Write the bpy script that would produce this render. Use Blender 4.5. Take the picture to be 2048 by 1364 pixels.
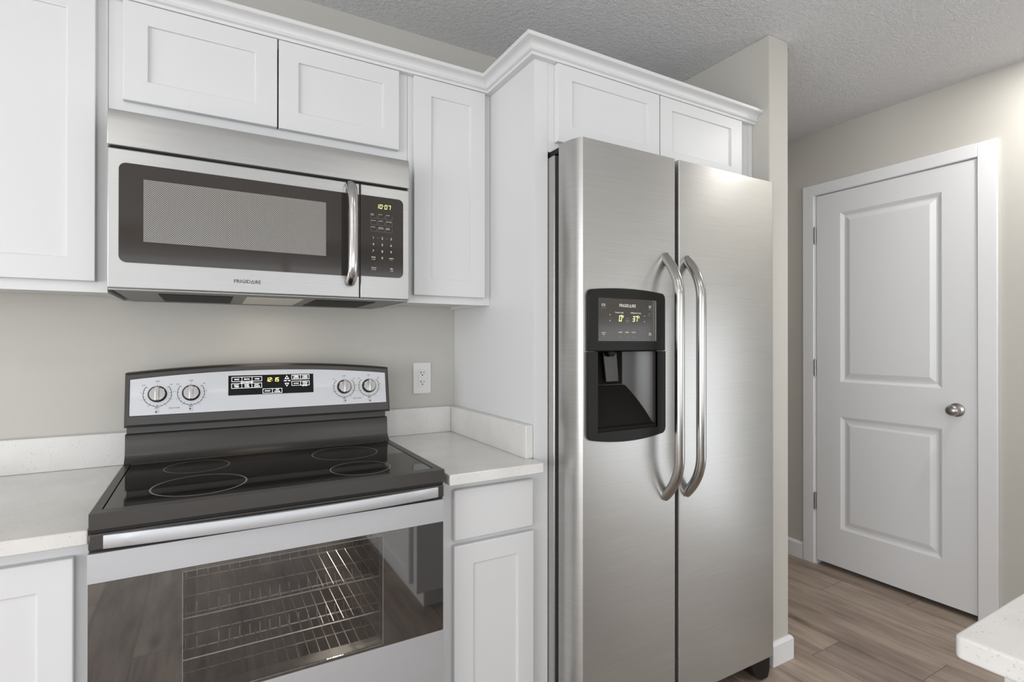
import bpy, bmesh, math
from mathutils import Vector, Matrix

for o in list(bpy.data.objects):
    bpy.data.objects.remove(o)
S = bpy.context.scene
COL = S.collection
PI = math.pi

# ------------------------------------------------------------------ camera
H = 1.272                                  # eye height
cam = bpy.data.cameras.new('camera')
cam.sensor_width = 36.0
cam.lens = 1060.3 / 2048 * 36.0
cam.clip_start = 0.02
cam_o = bpy.data.objects.new('camera', cam)
COL.objects.link(cam_o)
_yaw, _pit, _rol = [math.radians(a) for a in (29.794, 0.1484, 0.0322)]
_f = Vector((math.sin(_yaw) * math.cos(_pit), math.cos(_yaw) * math.cos(_pit), math.sin(_pit)))
_r = Vector((math.cos(_yaw), -math.sin(_yaw), 0))
_u = _r.cross(_f)
_r2 = math.cos(_rol) * _r + math.sin(_rol) * _u
_u2 = -math.sin(_rol) * _r + math.cos(_rol) * _u
_m = Matrix((( _r2.x, _u2.x, -_f.x, 0), (_r2.y, _u2.y, -_f.y, 0), (_r2.z, _u2.z, -_f.z, H), (0, 0, 0, 1)))
cam_o.matrix_world = _m
S.camera = cam_o

# ------------------------------------------------------------------ colour management, world, lights
S.view_settings.view_transform = 'Standard'
S.view_settings.look = 'None'
S.view_settings.gamma = 1.0
S.view_settings.exposure = 0.36
S.view_settings.use_curve_mapping = False

W_ = bpy.data.worlds.new('world')
S.world = W_
W_.use_nodes = True
bg = W_.node_tree.nodes['Background']
bg.inputs['Color'].default_value = (0.86, 0.93, 1.0, 1)
bg.inputs['Strength'].default_value = 0.8

# room limits
XL, XR, YR, WB, ZC = -3.4, 3.045, -3.6, 2.0, 2.488
YH = 3.4                                    # end of the short hall past the partition

def area_light(name, loc, size, size_y, power, rot, color=(1, 1, 1), spread=None):
    l = bpy.data.lights.new(name, 'AREA')
    l.shape = 'RECTANGLE'
    l.size, l.size_y = size, size_y
    l.energy = power
    l.color = color
    if spread: l.spread = spread
    o = bpy.data.objects.new(name, l)
    o.location = loc
    o.rotation_euler = rot
    COL.objects.link(o)
    return o
# daylight through the rear windows and the wide window on the left
# (openings: rear x -3.0..2.7, left y -2.6..0.9, right y -1.55..0.35)
area_light('daylight_rear', (-0.15, YR - 0.10, 1.28), 5.5, 2.0, 40, (math.radians(108), 0, 0), (0.97, 0.985, 1.0))
area_light('daylight_left', (XL - 0.10, -0.85, 1.28), 3.5, 2.0, 94, (math.radians(118), 0, math.radians(-90)), (0.97, 0.985, 1.0))
area_light('reflection_fill_right', (XR + 0.10, -0.60, 0.77), 1.9, 1.4, 9.5, (math.radians(96), 0, math.radians(90)), (0.97, 0.985, 1.0))  # added light, shaped to brighten the reflection in the refrigerator doors
# recessed ceiling lamps of the kitchen and the hall
for i, (lx, ly, lp) in enumerate(((-0.45, -0.10, 3), (1.05, -0.54, 4), (2.75, 0.60, 7), (-1.60, -1.7, 8), (2.30, -1.8, 7), (2.55, 2.5, 1.2))):
    l = area_light('recessed_lamp', (lx, ly, ZC - 0.004), 0.16, 0.16, lp, (0, 0, 0), (1.0, 0.975, 0.94))
    l.data.shape = 'DISK'

# ------------------------------------------------------------------ material helpers
def srgb(r, g, b):
    def c(v):
        v /= 255.0
        return v / 12.92 if v <= 0.04045 else ((v + 0.055) / 1.055) ** 2.4
    return (c(r), c(g), c(b), 1)

def mat(name, col, rough=0.5, metal=0.0, spec=0.5, emit=None, emit_s=0.0, coat=0.0, ior=None):
    m = bpy.data.materials.new(name)
    m.use_nodes = True
    b = m.node_tree.nodes['Principled BSDF']
    b.inputs['Base Color'].default_value = col if len(col) == 4 else (*col, 1)
    b.inputs['Roughness'].default_value = rough
    b.inputs['Metallic'].default_value = metal
    b.inputs['Specular IOR Level'].default_value = spec
    if ior: b.inputs['IOR'].default_value = ior
    if coat: b.inputs['Coat Weight'].default_value = coat
    if emit:
        b.inputs['Emission Color'].default_value = (*emit, 1)
        b.inputs['Emission Strength'].default_value = emit_s
    return m

class NT:
    """small wrapper to wire shader nodes"""
    def __init__(s, m):
        s.t = m.node_tree
        s.b = s.t.nodes['Principled BSDF']
    def n(s, typ, **kw):
        x = s.t.nodes.new(typ)
        for k, v in kw.items(): setattr(x, k, v)
        return x
    def l(s, a, b): s.t.links.new(a, b)
    def coord(s, scale=(1, 1, 1), kind='Object'):
        tc = s.n('ShaderNodeTexCoord'); mp = s.n('ShaderNodeMapping')
        mp.inputs['Scale'].default_value = scale
        s.l(tc.outputs[kind], mp.inputs['Vector'])
        return mp.outputs['Vector']
    def noise(s, vec, scale, detail=2, rough=0.5):
        x = s.n('ShaderNodeTexNoise')
        x.inputs['Scale'].default_value = scale
        x.inputs['Detail'].default_value = detail
        x.inputs['Roughness'].default_value = rough
        s.l(vec, x.inputs['Vector'])
        return x.outputs['Fac']
    def ramp(s, fac, stops):
        x = s.n('ShaderNodeValToRGB')
        e = x.color_ramp.elements
        while len(e) < len(stops): e.new(0.5)
        for i, (p, c) in enumerate(stops):
            e[i].position = p
            e[i].color = c if len(c) == 4 else (*c, 1)
        s.l(fac, x.inputs['Fac'])
        return x.outputs['Color']
    def math(s, op, a, b=None, c=None):
        x = s.n('ShaderNodeMath', operation=op)
        for i, v in enumerate((a, b, c)):
            if v is None: continue
            if isinstance(v, (int, float)): x.inputs[i].default_value = v
            else: s.l(v, x.inputs[i])
        return x.outputs[0]
    def mix(s, fac, a, b, blend='MIX'):
        x = s.n('ShaderNodeMix', data_type='RGBA', blend_type=blend)
        if isinstance(fac, (int, float)): x.inputs[0].default_value = fac
        else: s.l(fac, x.inputs[0])
        for i, v in ((6, a), (7, b)):
            if isinstance(v, tuple): x.inputs[i].default_value = v
            else: s.l(v, x.inputs[i])
        return x.outputs[2]
    def bump(s, h, strength, dist):
        x = s.n('ShaderNodeBump')
        x.inputs['Strength'].default_value = strength
        x.inputs['Distance'].default_value = dist
        s.l(h, x.inputs['Height'])
        s.l(x.outputs['Normal'], s.b.inputs['Normal'])
        return x

# white painted cabinets
M_CAB = mat('white_cabinet_paint', (0.715, 0.717, 0.72), 0.38)
M_CABIN = mat('cabinet_underside', (0.70, 0.70, 0.70), 0.5)
M_TRIM = mat('white_trim_paint', (0.80, 0.80, 0.81), 0.4)
M_DOOR = mat('white_door_paint', (0.76, 0.765, 0.775), 0.45)

def make_wall():
    m = mat('greige_wall_paint', (0.56, 0.541, 0.497), 0.85, spec=0.25)
    t = NT(m); v = t.coord()
    t.bump(t.noise(v, 260, 3), 0.12, 0.002)
    return m
M_WALL = make_wall()

def make_ceiling():
    m = mat('knockdown_ceiling', (0.86, 0.86, 0.87), 0.95, spec=0.1)
    t = NT(m); v = t.coord()
    a = t.noise(v, 62, 4, 0.62)
    b = t.noise(v, 170, 3, 0.6)
    h = t.math('ADD', t.math('MULTIPLY', a, 0.7), t.math('MULTIPLY', b, 0.5))
    t.bump(h, 0.8, 0.024)
    return m
M_CEIL = make_ceiling()

def make_floor():
    m = mat('wood_plank_floor', (0.2, 0.16, 0.13), 0.42, spec=0.4)
    t = NT(m)
    tc = t.n('ShaderNodeTexCoord'); sp = t.n('ShaderNodeSeparateXYZ')
    t.l(tc.outputs['Object'], sp.inputs[0])
    x, y = sp.outputs['X'], sp.outputs['Y']
    xr = t.math('DIVIDE', t.math('SUBTRACT', x, 0.135), 0.2)
    row = t.math('FLOOR', xr)
    yy = t.math('DIVIDE', t.math('ADD', y, t.math('ADD', t.math('MULTIPLY', row, 0.302), -4.287)), 1.22)
    brd = t.math('FLOOR', yy)
    wn = t.n('ShaderNodeTexWhiteNoise', noise_dimensions='2D')
    cb = t.n('ShaderNodeCombineXYZ'); t.l(row, cb.inputs[0]); t.l(brd, cb.inputs[1])
    t.l(cb.outputs[0], wn.inputs['Vector'])
    rnd = wn.outputs['Value']
    # grain, shifted for each board
    gv = t.n('ShaderNodeCombineXYZ')
    t.l(t.math('MULTIPLY', x, 26), gv.inputs[0])
    t.l(t.math('ADD', t.math('MULTIPLY', y, 2.2), t.math('MULTIPLY', rnd, 37)), gv.inputs[1])
    t.l(t.math('MULTIPLY', rnd, 19), gv.inputs[2])
    g1 = t.noise(gv.outputs[0], 1.0, 6, 0.62)
    gv2 = t.n('ShaderNodeCombineXYZ')
    t.l(t.math('MULTIPLY', x, 9), gv2.inputs[0])
    t.l(t.math('ADD', t.math('MULTIPLY', y, 2.6), t.math('MULTIPLY', rnd, 53)), gv2.inputs[1])
    t.l(t.math('MULTIPLY', rnd, 11), gv2.inputs[2])
    g2 = t.noise(gv2.outputs[0], 1.0, 3, 0.5)
    gv3 = t.n('ShaderNodeCombineXYZ')
    t.l(t.math('MULTIPLY', x, 120), gv3.inputs[0]); t.l(t.math('MULTIPLY', y, 5), gv3.inputs[1])
    t.l(rnd, gv3.inputs[2])
    g3 = t.noise(gv3.outputs[0], 1.0, 2, 0.5)
    g = t.math('ADD', t.math('MULTIPLY', g1, 0.55), t.math('ADD', t.math('MULTIPLY', g2, 0.48), t.math('MULTIPLY', g3, 0.14)))
    c = t.ramp(g, [(0.36, srgb(92, 77, 68)), (0.47, srgb(132, 116, 105)), (0.62, srgb(158, 142, 129)), (0.80, srgb(178, 164, 149))])
    tint = t.ramp(rnd, [(0.0, (0.86, 0.84, 0.85)), (0.5, (1.0, 0.99, 0.98)), (1.0, (1.16, 1.15, 1.13))])
    c = t.mix(1.0, c, tint, 'MULTIPLY')
    kv = t.n('ShaderNodeCombineXYZ')
    t.l(t.math('ADD', t.math('MULTIPLY', x, 7.5), t.math('MULTIPLY', g1, 0.5)), kv.inputs[0])
    t.l(t.math('ADD', t.math('MULTIPLY', y, 2.4), t.math('MULTIPLY', rnd, 23)), kv.inputs[1])
    vo = t.n('ShaderNodeTexVoronoi', feature='F1'); vo.inputs['Scale'].default_value = 1.0
    t.l(kv.outputs[0], vo.inputs['Vector'])
    vs = t.n('ShaderNodeSeparateColor'); t.l(vo.outputs['Color'], vs.inputs[0])
    kn = t.math('MAXIMUM', t.math('SUBTRACT', 1.0, t.math('DIVIDE', vo.outputs['Distance'], 0.22)), 0.0)
    kn = t.math('MULTIPLY', kn, t.math('GREATER_THAN', vs.outputs[0], 0.55))
    c = t.mix(t.math('MULTIPLY', kn, 0.75), c, srgb(70, 56, 49))
    fx = t.math('FRACT', xr); fy = t.math('FRACT', yy)
    sx = t.math('LESS_THAN', t.math('MINIMUM', fx, t.math('SUBTRACT', 1.0, fx)), 0.007)
    sy = t.math('LESS_THAN', t.math('MINIMUM', fy, t.math('SUBTRACT', 1.0, fy)), 0.001)
    seam = t.math('MAXIMUM', sx, sy)
    c = t.mix(t.math('MULTIPLY', seam, 0.75), c, srgb(62, 50, 43))
    t.l(c, t.b.inputs['Base Color'])
    t.bump(t.math('SUBTRACT', g3, t.math('MULTIPLY', seam, 1.0)), 0.15, 0.001)
    return m
M_FLOOR = make_floor()

def make_quartz():
    m = mat('speckled_quartz', (0.74, 0.72, 0.69), 0.16, spec=0.5)
    t = NT(m); v = t.coord()
    def specks(scale, thr, keep):
        vo = t.n('ShaderNodeTexVoronoi', feature='F1'); vo.inputs['Scale'].default_value = scale
        t.l(v, vo.inputs['Vector'])
        sp = t.n('ShaderNodeSeparateColor'); t.l(vo.outputs['Color'], sp.inputs[0])
        return t.math('MULTIPLY', t.math('LESS_THAN', vo.outputs['Distance'], thr), t.math('GREATER_THAN', sp.outputs[0], keep))
    s1 = specks(210, 0.26, 0.72)
    s2 = specks(120, 0.16, 0.72)
    cloud = t.ramp(t.noise(v, 9, 3), [(0.35, (0.71, 0.695, 0.67)), (0.7, (0.77, 0.76, 0.74))])
    c = t.mix(t.math('MULTIPLY', s1, 0.30), cloud, (0.42, 0.40, 0.37, 1))
    c = t.mix(t.math('MULTIPLY', s2, 0.55), c, (0.34, 0.31, 0.28, 1))
    t.l(c, t.b.inputs['Base Color'])
    return m
M_QUARTZ = make_quartz()

def make_steel(name, col, rough, stretch, aniso=0.0, arot=0.0, bumpS=0.05, metal=1.0, streak=0.06):
    m = mat(name, col, rough, metal)
    t = NT(m); v = t.coord(stretch)
    n = t.noise(v, 1.0, 4, 0.6)
    t.bump(n, bumpS, 0.001)
    t.l(t.ramp(n, [(0.30, tuple(c * (1 - streak) for c in col)), (0.70, tuple(min(1, c * (1 + streak)) for c in col))]), t.b.inputs['Base Color'])
    rr = t.math('ADD', t.math('MULTIPLY', n, 0.16), rough - 0.08)
    t.l(rr, t.b.inputs['Roughness'])
    if aniso:
        t.b.inputs['Anisotropic'].default_value = aniso
        t.b.inputs['Anisotropic Rotation'].default_value = arot
        tg = t.n('ShaderNodeTangent', direction_type='RADIAL', axis='Z')
        t.l(tg.outputs[0], t.b.inputs['Tangent'])
    return m
M_STEEL = make_steel('brushed_stainless', (0.495, 0.49, 0.475), 0.33, (5, 5, 420), 0.55, 0.25, 0.06, 0.82)
M_STEEL_MW = make_steel('brushed_stainless_microwave', (0.50, 0.50, 0.49), 0.38, (5, 5, 420), 0.6, 0.25, 0.06, 0.85)
M_STEEL_RG = make_steel('pale_stainless_range', (0.58, 0.59, 0.61), 0.42, (3, 3, 260), 0.5, 0.25, 0.02, 0.62, 0.015)
M_CHROME = mat('polished_steel', (0.55, 0.54, 0.53), 0.16, 1.0)
M_CHROME2 = mat('brushed_handle_steel', (0.46, 0.45, 0.43), 0.2, 1.0)
M_SATIN = mat('satin_nickel', (0.42, 0.40, 0.38), 0.28, 1.0)
M_HINGE = mat('hinge_metal', (0.40, 0.39, 0.38), 0.35, 1.0)
M_BLACK = mat('black_plastic', (0.0085, 0.0078, 0.0068), 0.45, spec=0.25)
M_DARK = mat('charcoal_enamel', (0.040, 0.036, 0.033), 0.34, spec=0.6)
M_DARK2 = mat('dark_recess', (0.010, 0.009, 0.008), 0.7)
M_GLASSTOP = mat('black_ceramic_glass', (0.014, 0.012, 0.011), 0.05, spec=0.5)
M_RING = mat('grey_burner_print', (0.30, 0.28, 0.25), 0.35)
M_MWGLASS = mat('smoked_microwave_glass', (0.046, 0.039, 0.034), 0.06, spec=0.4)
M_PRINT = mat('white_print', (0.75, 0.74, 0.70), 0.5)
M_PRINTK = mat('black_print', (0.03, 0.03, 0.03), 0.5)
M_PRINTG = mat('grey_print', (0.26, 0.25, 0.23), 0.5)
M_LED = mat('lit_digits', (0.8, 0.85, 0.3), 0.5, emit=(0.86, 0.95, 0.36), emit_s=0.9)
M_LED2 = mat('lit_amber_digits', (0.85, 0.75, 0.2), 0.5, emit=(0.95, 0.82, 0.22), emit_s=0.9)
M_LEDW = mat('lit_white_legend', (0.8, 0.8, 0.8), 0.5, emit=(1, 1, 1), emit_s=0.75)
M_SCREEN = mat('gloss_display', (0.004, 0.004, 0.004), 0.25, spec=0.2)
M_DISP = mat('dispenser_screen', (0.055, 0.05, 0.045), 0.10, spec=0.5)
M_DISPIN = mat('dispenser_cavity', (0.030, 0.026, 0.023), 0.28, spec=0.6)
M_PADDLE = mat('dispenser_paddle_plastic', (0.045, 0.040, 0.035), 0.3, spec=0.5)
M_SLOPE = mat('matt_black_slope', (0.013, 0.012, 0.011), 0.75, spec=0.12)
M_BEIGE = mat('beige_hinge_cover', (0.62, 0.61, 0.55), 0.5)
M_PLATE = mat('white_plastic', (0.78, 0.78, 0.76), 0.35)
M_CAVITY = mat('oven_enamel', (0.040, 0.038, 0.037), 0.75, spec=0.2)
M_WIRE = mat('oven_rack_wire', (0.80, 0.78, 0.74), 0.3, 1.0)
M_OVEN = mat('oven_black_glass', (0.016, 0.015, 0.014), 0.03, ior=2.7)
M_LENS = mat('cooktop_lamp_lens', (0.5, 0.48, 0.44), 0.4, emit=(1, 0.9, 0.75), emit_s=0.06)

def make_tint():
    m = bpy.data.materials.new('tinted_oven_window'); m.use_nodes = True
    nt = m.node_tree; nt.nodes.clear()
    out = nt.nodes.new('ShaderNodeOutputMaterial'); mx = nt.nodes.new('ShaderNodeMixShader')
    tr = nt.nodes.new('ShaderNodeBsdfTransparent'); tr.inputs[0].default_value = (0.62, 0.6, 0.58, 1)
    gl = nt.nodes.new('ShaderNodeBsdfGlossy'); gl.inputs['Roughness'].default_value = 0.03
    fr = nt.nodes.new('ShaderNodeFresnel'); fr.inputs['IOR'].default_value = 2.6
    nt.links.new(fr.outputs[0], mx.inputs[0]); nt.links.new(tr.outputs[0], mx.inputs[1]); nt.links.new(gl.outputs[0], mx.inputs[2])
    nt.links.new(mx.outputs[0], out.inputs[0])
    return m
M_TINT = make_tint()

def make_mesh_screen():
    m = mat('perforated_screen', (0.05, 0.045, 0.04), 0.3)
    t = NT(m); tc = t.n('ShaderNodeTexCoord'); sp = t.n('ShaderNodeSeparateXYZ')
    t.l(tc.outputs['Object'], sp.inputs[0])
    u = t.math('MULTIPLY', sp.outputs['X'], 190.0); w = t.math('MULTIPLY', sp.outputs['Z'], 190.0)
    a = t.math('ADD', u, w); b = t.math('SUBTRACT', u, w)
    fa = t.math('ABSOLUTE', t.math('SUBTRACT', t.math('FRACT', a), 0.5))
    fb = t.math('ABSOLUTE', t.math('SUBTRACT', t.math('FRACT', b), 0.5))
    d = t.math('MAXIMUM', fa, fb)
    c = t.mix(t.math('GREATER_THAN', d, 0.33), (0.018, 0.016, 0.014, 1), (0.38, 0.365, 0.34, 1))
    t.l(c, t.b.inputs['Base Color'])
    return m
M_MESH = make_mesh_screen()

# ------------------------------------------------------------------ geometry helpers
class MB:
    def __init__(s): s.bm = bmesh.new()
    def box(s, x0, x1, y0, y1, z0, z1):
        bm = s.bm
        v = [bm.verts.new(p) for p in ((x0, y0, z0), (x1, y0, z0), (x1, y1, z0), (x0, y1, z0), (x0, y0, z1), (x1, y0, z1), (x1, y1, z1), (x0, y1, z1))]
        for f in ((3, 2, 1, 0), (4, 5, 6, 7), (0, 1, 5, 4), (1, 2, 6, 5), (2, 3, 7, 6), (3, 0, 4, 7)):
            bm.faces.new([v[i] for i in f])
        return s
    def poly(s, pts):
        s.bm.faces.new([s.bm.verts.new(p) for p in pts]); return s
    def prism(s, pts, off):
        """closed outline pts (3D) pushed along off"""
        off = Vector(off); n = len(pts)
        a = [s.bm.verts.new(p) for p in pts]; b = [s.bm.verts.new(Vector(p) + off) for p in pts]
        s.bm.faces.new(a[::-1]); s.bm.faces.new(b)
        for i in range(n):
            j = (i + 1) % n
            s.bm.faces.new((a[i], a[j], b[j], b[i]))
        return s
    def loft(s, rings, close_ring=True, cap=True):
        R = [[s.bm.verts.new(p) for p in r] for r in rings]
        n = len(R[0])
        for k in range(len(R) - 1):
            for i in range(n if close_ring else n - 1):
                j = (i + 1) % n
                s.bm.faces.new((R[k][i], R[k][j], R[k + 1][j], R[k + 1][i]))
        if cap:
            s.bm.faces.new(R[0][::-1]); s.bm.faces.new(R[-1])
        return s
    def tube(s, path, r, seg=14, cap=True, sx=1.0):
        P = [Vector(p) for p in path]; rings = []
        rr = r if isinstance(r, (list, tuple)) else [r] * len(P)
        t0 = (P[1] - P[0]).normalized()
        ref = Vector((1, 0, 0)) if abs(t0.x) < 0.9 else Vector((0, 0, 1))
        for i, p in enumerate(P):
            t = ((P[min(i + 1, len(P) - 1)] - P[max(i - 1, 0)])).normalized()
            n1 = (ref - t * ref.dot(t)).normalized(); n2 = t.cross(n1)
            rings.append([p + n1 * (math.cos(2 * PI * k / seg) * rr[i] * sx) + n2 * (math.sin(2 * PI * k / seg) * rr[i]) for k in range(seg)])
        return s.loft(rings, True, cap)
    def lathe(s, prof, origin, axis, seg=32, sq=(1, 1)):
        """prof: list of (radius, distance along axis)"""
        ax = Vector(axis).normalized(); o = Vector(origin)
        ref = Vector((0, 0, 1)) if abs(ax.z) < 0.9 else Vector((1, 0, 0))
        n1 = (ref - ax * ref.dot(ax)).normalized(); n2 = ax.cross(n1)
        rings = [[o + ax * d + n1 * (math.cos(2 * PI * k / seg) * max(r, 1e-5) * sq[0]) + n2 * (math.sin(2 * PI * k / seg) * max(r, 1e-5) * sq[1]) for k in range(seg)] for r, d in prof]
        return s.loft(rings, True, True)
    def ring(s, c, r0, r1, z, seg=64, a0=0.0, a1=2 * PI, plane='xy'):
        full = abs(a1 - a0 - 2 * PI) < 1e-6
        n = seg
        def P(r, a):
            if plane == 'xy': return (c[0] + r * math.cos(a), c[1] + r * math.sin(a), z)
            return (c[0] + r * math.cos(a), z, c[1] + r * math.sin(a))
        vs = [(s.bm.verts.new(P(r0, a0 + (a1 - a0) * i / n)), s.bm.verts.new(P(r1, a0 + (a1 - a0) * i / n))) for i in range(n if full else n + 1)]
        for i in range(n):
            j = (i + 1) % len(vs)
            f = (vs[i][0], vs[j][0], vs[j][1], vs[i][1])
            s.bm.faces.new(f if plane != 'xy' else f[::-1])
        return s
    def text(s, txt, x, z, y, h, align='CENTER', w=None, plane='xz'):
        """flat lettering facing -Y at depth y; h = cap height; optional total width"""
        cu = bpy.data.curves.new('t', 'FONT'); cu.body = txt; cu.align_x = 'LEFT'; cu.resolution_u = 2
        cu.size = 1.0; cu.offset = 0.016
        ob = bpy.data.objects.new('t', cu); COL.objects.link(ob)
        dg = bpy.context.evaluated_depsgraph_get()
        me = bpy.data.meshes.new_from_object(ob.evaluated_get(dg))
        bpy.data.objects.remove(ob); bpy.data.curves.remove(cu)
        if len(me.vertices):
            xs = [v.co.x for v in me.vertices]
            x0, x1 = min(xs), max(xs); k = h / 0.69
            kx = (w / (x1 - x0)) if w else k
            sh = {'CENTER': -(x0 + x1) / 2, 'LEFT': -x0, 'RIGHT': -x1}[align]
            vs = [s.bm.verts.new((x + (v.co.x + sh) * kx, y, z + v.co.y * k)) for v in me.vertices]
            for p in me.polygons:
                try: s.bm.faces.new([vs[i] for i in p.vertices])
                except ValueError: pass
        bpy.data.meshes.remove(me)
        return s
    def rect_line(s, x0, x1, z0, z1, y, t, top=True):
        segs = [(x0, x1, z0, z0 + t), (x0, x0 + t, z0, z1), (x1 - t, x1, z0, z1)]
        if top: segs.append((x0, x1, z1 - t, z1))
        for a, b, c, d in segs:
            s.poly(((a, y, c), (b, y, c), (b, y, d), (a, y, d)))
        return s
    def seven(s, ch, x, z, y, w, h, t):
        segs = {'0': 'abcdef', '1': 'bc', '2': 'abged', '3': 'abgcd', '5': 'afgcd', '6': 'afgedc', '7': 'abc', '4': 'fgbc'}.get(ch, '')
        q = {'a': (0, w, h - t, h), 'd': (0, w, 0, t), 'g': (0, w, h / 2 - t / 2, h / 2 + t / 2),
             'f': (0, t, h / 2, h), 'e': (0, t, 0, h / 2), 'b': (w - t, w, h / 2, h), 'c': (w - t, w, 0, h / 2)}
        e = t * 0.18
        for k in segs:
            a, b, c, d = q[k]
            if k in 'adg': a, b = a + e, b - e
            else: c, d = c + e, d - e
            sh = 0.12
            s.poly(((x + a + c * sh, y, z + c), (x + b + c * sh, y, z + c), (x + b + d * sh, y, z + d), (x + a + d * sh, y, z + d)))
        return s
    def build(s, name, m, parent=None, bevel=0.0, seg=2, smooth=False, angle=40):
        bm = s.bm
        bmesh.ops.recalc_face_normals(bm, faces=bm.faces) if not getattr(s, 'flat', False) else None
        me = bpy.data.meshes.new(name)
        bm.to_mesh(me); bm.free()
        for mm in (m if isinstance(m, (list, tuple)) else [m]): me.materials.append(mm)
        if smooth or bevel:
            for p in me.polygons: p.use_smooth = True
            me.set_sharp_from_angle(angle=math.radians(angle))
        o = bpy.data.objects.new(name, me); COL.objects.link(o)
        if parent is not None:
            o.parent = parent
            o.matrix_parent_inverse = Matrix.Translation(-Vector(parent.location))
        if bevel:
            b = o.modifiers.new('edge', 'BEVEL'); b.width = bevel; b.segments = seg; b.limit_method = 'ANGLE'; b.angle_limit = math.radians(50)
            b.harden_normals = False
        return o

def flat():
    m = MB(); m.flat = True; return m

def tag(o, label, cat, group=None):
    o['label'] = label; o['category'] = cat
    if group: o['group'] = group
    return o
def thing(name, label, cat, loc, group=None):
    o = bpy.data.objects.new(name, None); o.empty_display_size = 0.05
    o.location = loc; COL.objects.link(o)
    return tag(o, label, cat, group)
def struct(o):
    o['kind'] = 'structure'; return o

def bool_cut(o, cutter):
    """subtract a closed MB from o and bake the result"""
    me = bpy.data.meshes.new('cut'); bmesh.ops.recalc_face_normals(cutter.bm, faces=cutter.bm.faces)
    cutter.bm.to_mesh(me); cutter.bm.free()
    c = bpy.data.objects.new('cut', me); COL.objects.link(c)
    md = o.modifiers.new('cut', 'BOOLEAN'); md.operation = 'DIFFERENCE'; md.object = c; md.solver = 'EXACT'
    o.modifiers.move(len(o.modifiers) - 1, 0)
    others = [m for m in o.modifiers if m != md]
    for m in others: m.show_viewport = False
    bpy.context.view_layer.update()
    dg = bpy.context.evaluated_depsgraph_get()
    new = bpy.data.meshes.new_from_object(o.evaluated_get(dg))
    o.modifiers.remove(md)
    for m in others: m.show_viewport = True
    new.name = o.name
    o.data = new
    bpy.data.objects.remove(c); bpy.data.meshes.remove(me)
    return o

def rrect(x0, x1, z0, z1, r, y, n=6, corners='all'):
    """rounded rectangle outline in the XZ plane"""
    pts = []
    for (cx, cz, a, key) in ((x1 - r, z0 + r, -90, 'br'), (x1 - r, z1 - r, 0, 'tr'), (x0 + r, z1 - r, 90, 'tl'), (x0 + r, z0 + r, 180, 'bl')):
        if corners == 'all' or key in corners:
            for i in range(n + 1):
                t = math.radians(a + 90 * i / n); pts.append((cx + r * math.cos(t), y, cz + r * math.sin(t)))
        else:
            pts.append({'br': (x1, y, z0), 'tr': (x1, y, z1), 'tl': (x0, y, z1), 'bl': (x0, y, z0)}[key])
    return pts

def shaker(x0, x1, z0, z1, yf, th=0.019, rail=0.057, rec=0.007, px0=None, px1=None, pz0=None, pz1=None):
    """five-piece cabinet door facing -Y, front at yf"""
    a0 = px0 if px0 is not None else x0 + rail; a1 = px1 if px1 is not None else x1 - rail
    c0 = pz0 if pz0 is not None else z0 + rail; c1 = pz1 if pz1 is not None else z1 - rail
    m = MB()
    O = [(x0, yf, z0), (x1, yf, z0), (x1, yf, z1), (x0, yf, z1)]
    I = [(a0, yf, c0), (a1, yf, c0), (a1, yf, c1), (a0, yf, c1)]
    D = [(p[0], yf + rec, p[2]) for p in I]
    B = [(p[0], yf + th, p[2]) for p in O]
    v = [[m.bm.verts.new(p) for p in L] for L in (O, I, D, B)]
    for i in range(4):
        j = (i + 1) % 4
        m.bm.faces.new((v[0][i], v[0][j], v[1][j], v[1][i]))
        m.bm.faces.new((v[1][i], v[1][j], v[2][j], v[2][i]))
        m.bm.faces.new((v[0][j], v[0][i], v[3][i], v[3][j]))
    m.bm.faces.new(v[2]); m.bm.faces.new(v[3][::-1])
    return m

# ------------------------------------------------------------------ the room
struct(MB().box(XL - .15, XR + .15, YR - .15, YH + .15, -0.10, 0.0).build('floor', M_FLOOR))
struct(MB().box(XL - .15, XR + .15, YR - .15, YH + .15, ZC, ZC + 0.10).build('ceiling', M_CEIL))
PX0, PX1, PY = 1.917, 2.037, 1.307          # partition beside the refrigerator
struct(MB().box(XL, PX0, WB, WB + .12, 0, ZC).build('wall_back', M_WALL))
struct(MB().box(PX0, PX1, PY, YH, 0, ZC).build('wall_partition', M_WALL, bevel=0.004))
struct(MB().box(PX1, XR, YH, YH + .12, 0, ZC).build('wall_hall', M_WALL))
# right wall with the door opening
DY0, DY1, DZ = 1.035, 1.797, 2.122
ry0, ry1, wz0_, wz1_ = -1.55, 0.35, 0.25, 2.3
w = MB().box(XR, XR + .12, ry1, DY0, 0, ZC).box(XR, XR + .12, DY1, YH, 0, ZC).box(XR, XR + .12, DY0, DY1, DZ, ZC)
w.box(XR, XR + .12, YR, ry0, 0, ZC).box(XR, XR + .12, ry0, ry1, 0, .06).box(XR, XR + .12, ry0, ry1, 1.48, ZC)
struct(w.build('wall_right', M_WALL))
struct(MB().box(XR + .20, XR + .23, DY0 - .1, DY1 + .1, 0, ZC).box(XR + .12, XR + .20, DY0 - .1, DY0 - .07, 0, ZC).box(XR + .12, XR + .20, DY1 + .07, DY1 + .1, 0, ZC).build('door_light_block', M_WALL))  # unseen box added behind the door to block light leaking under it
rx0, rx1 = -3.0, 2.7
w = MB().box(XL, rx0, YR - .12, YR, 0, ZC).box(rx1, XR + .12, YR - .12, YR, 0, ZC).box(rx0, rx1, YR - .12, YR, 0, wz0_).box(rx0, rx1, YR - .12, YR, wz1_, ZC)
struct(w.build('wall_rear', M_WALL))
ly0, ly1 = -2.6, 0.9
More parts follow.
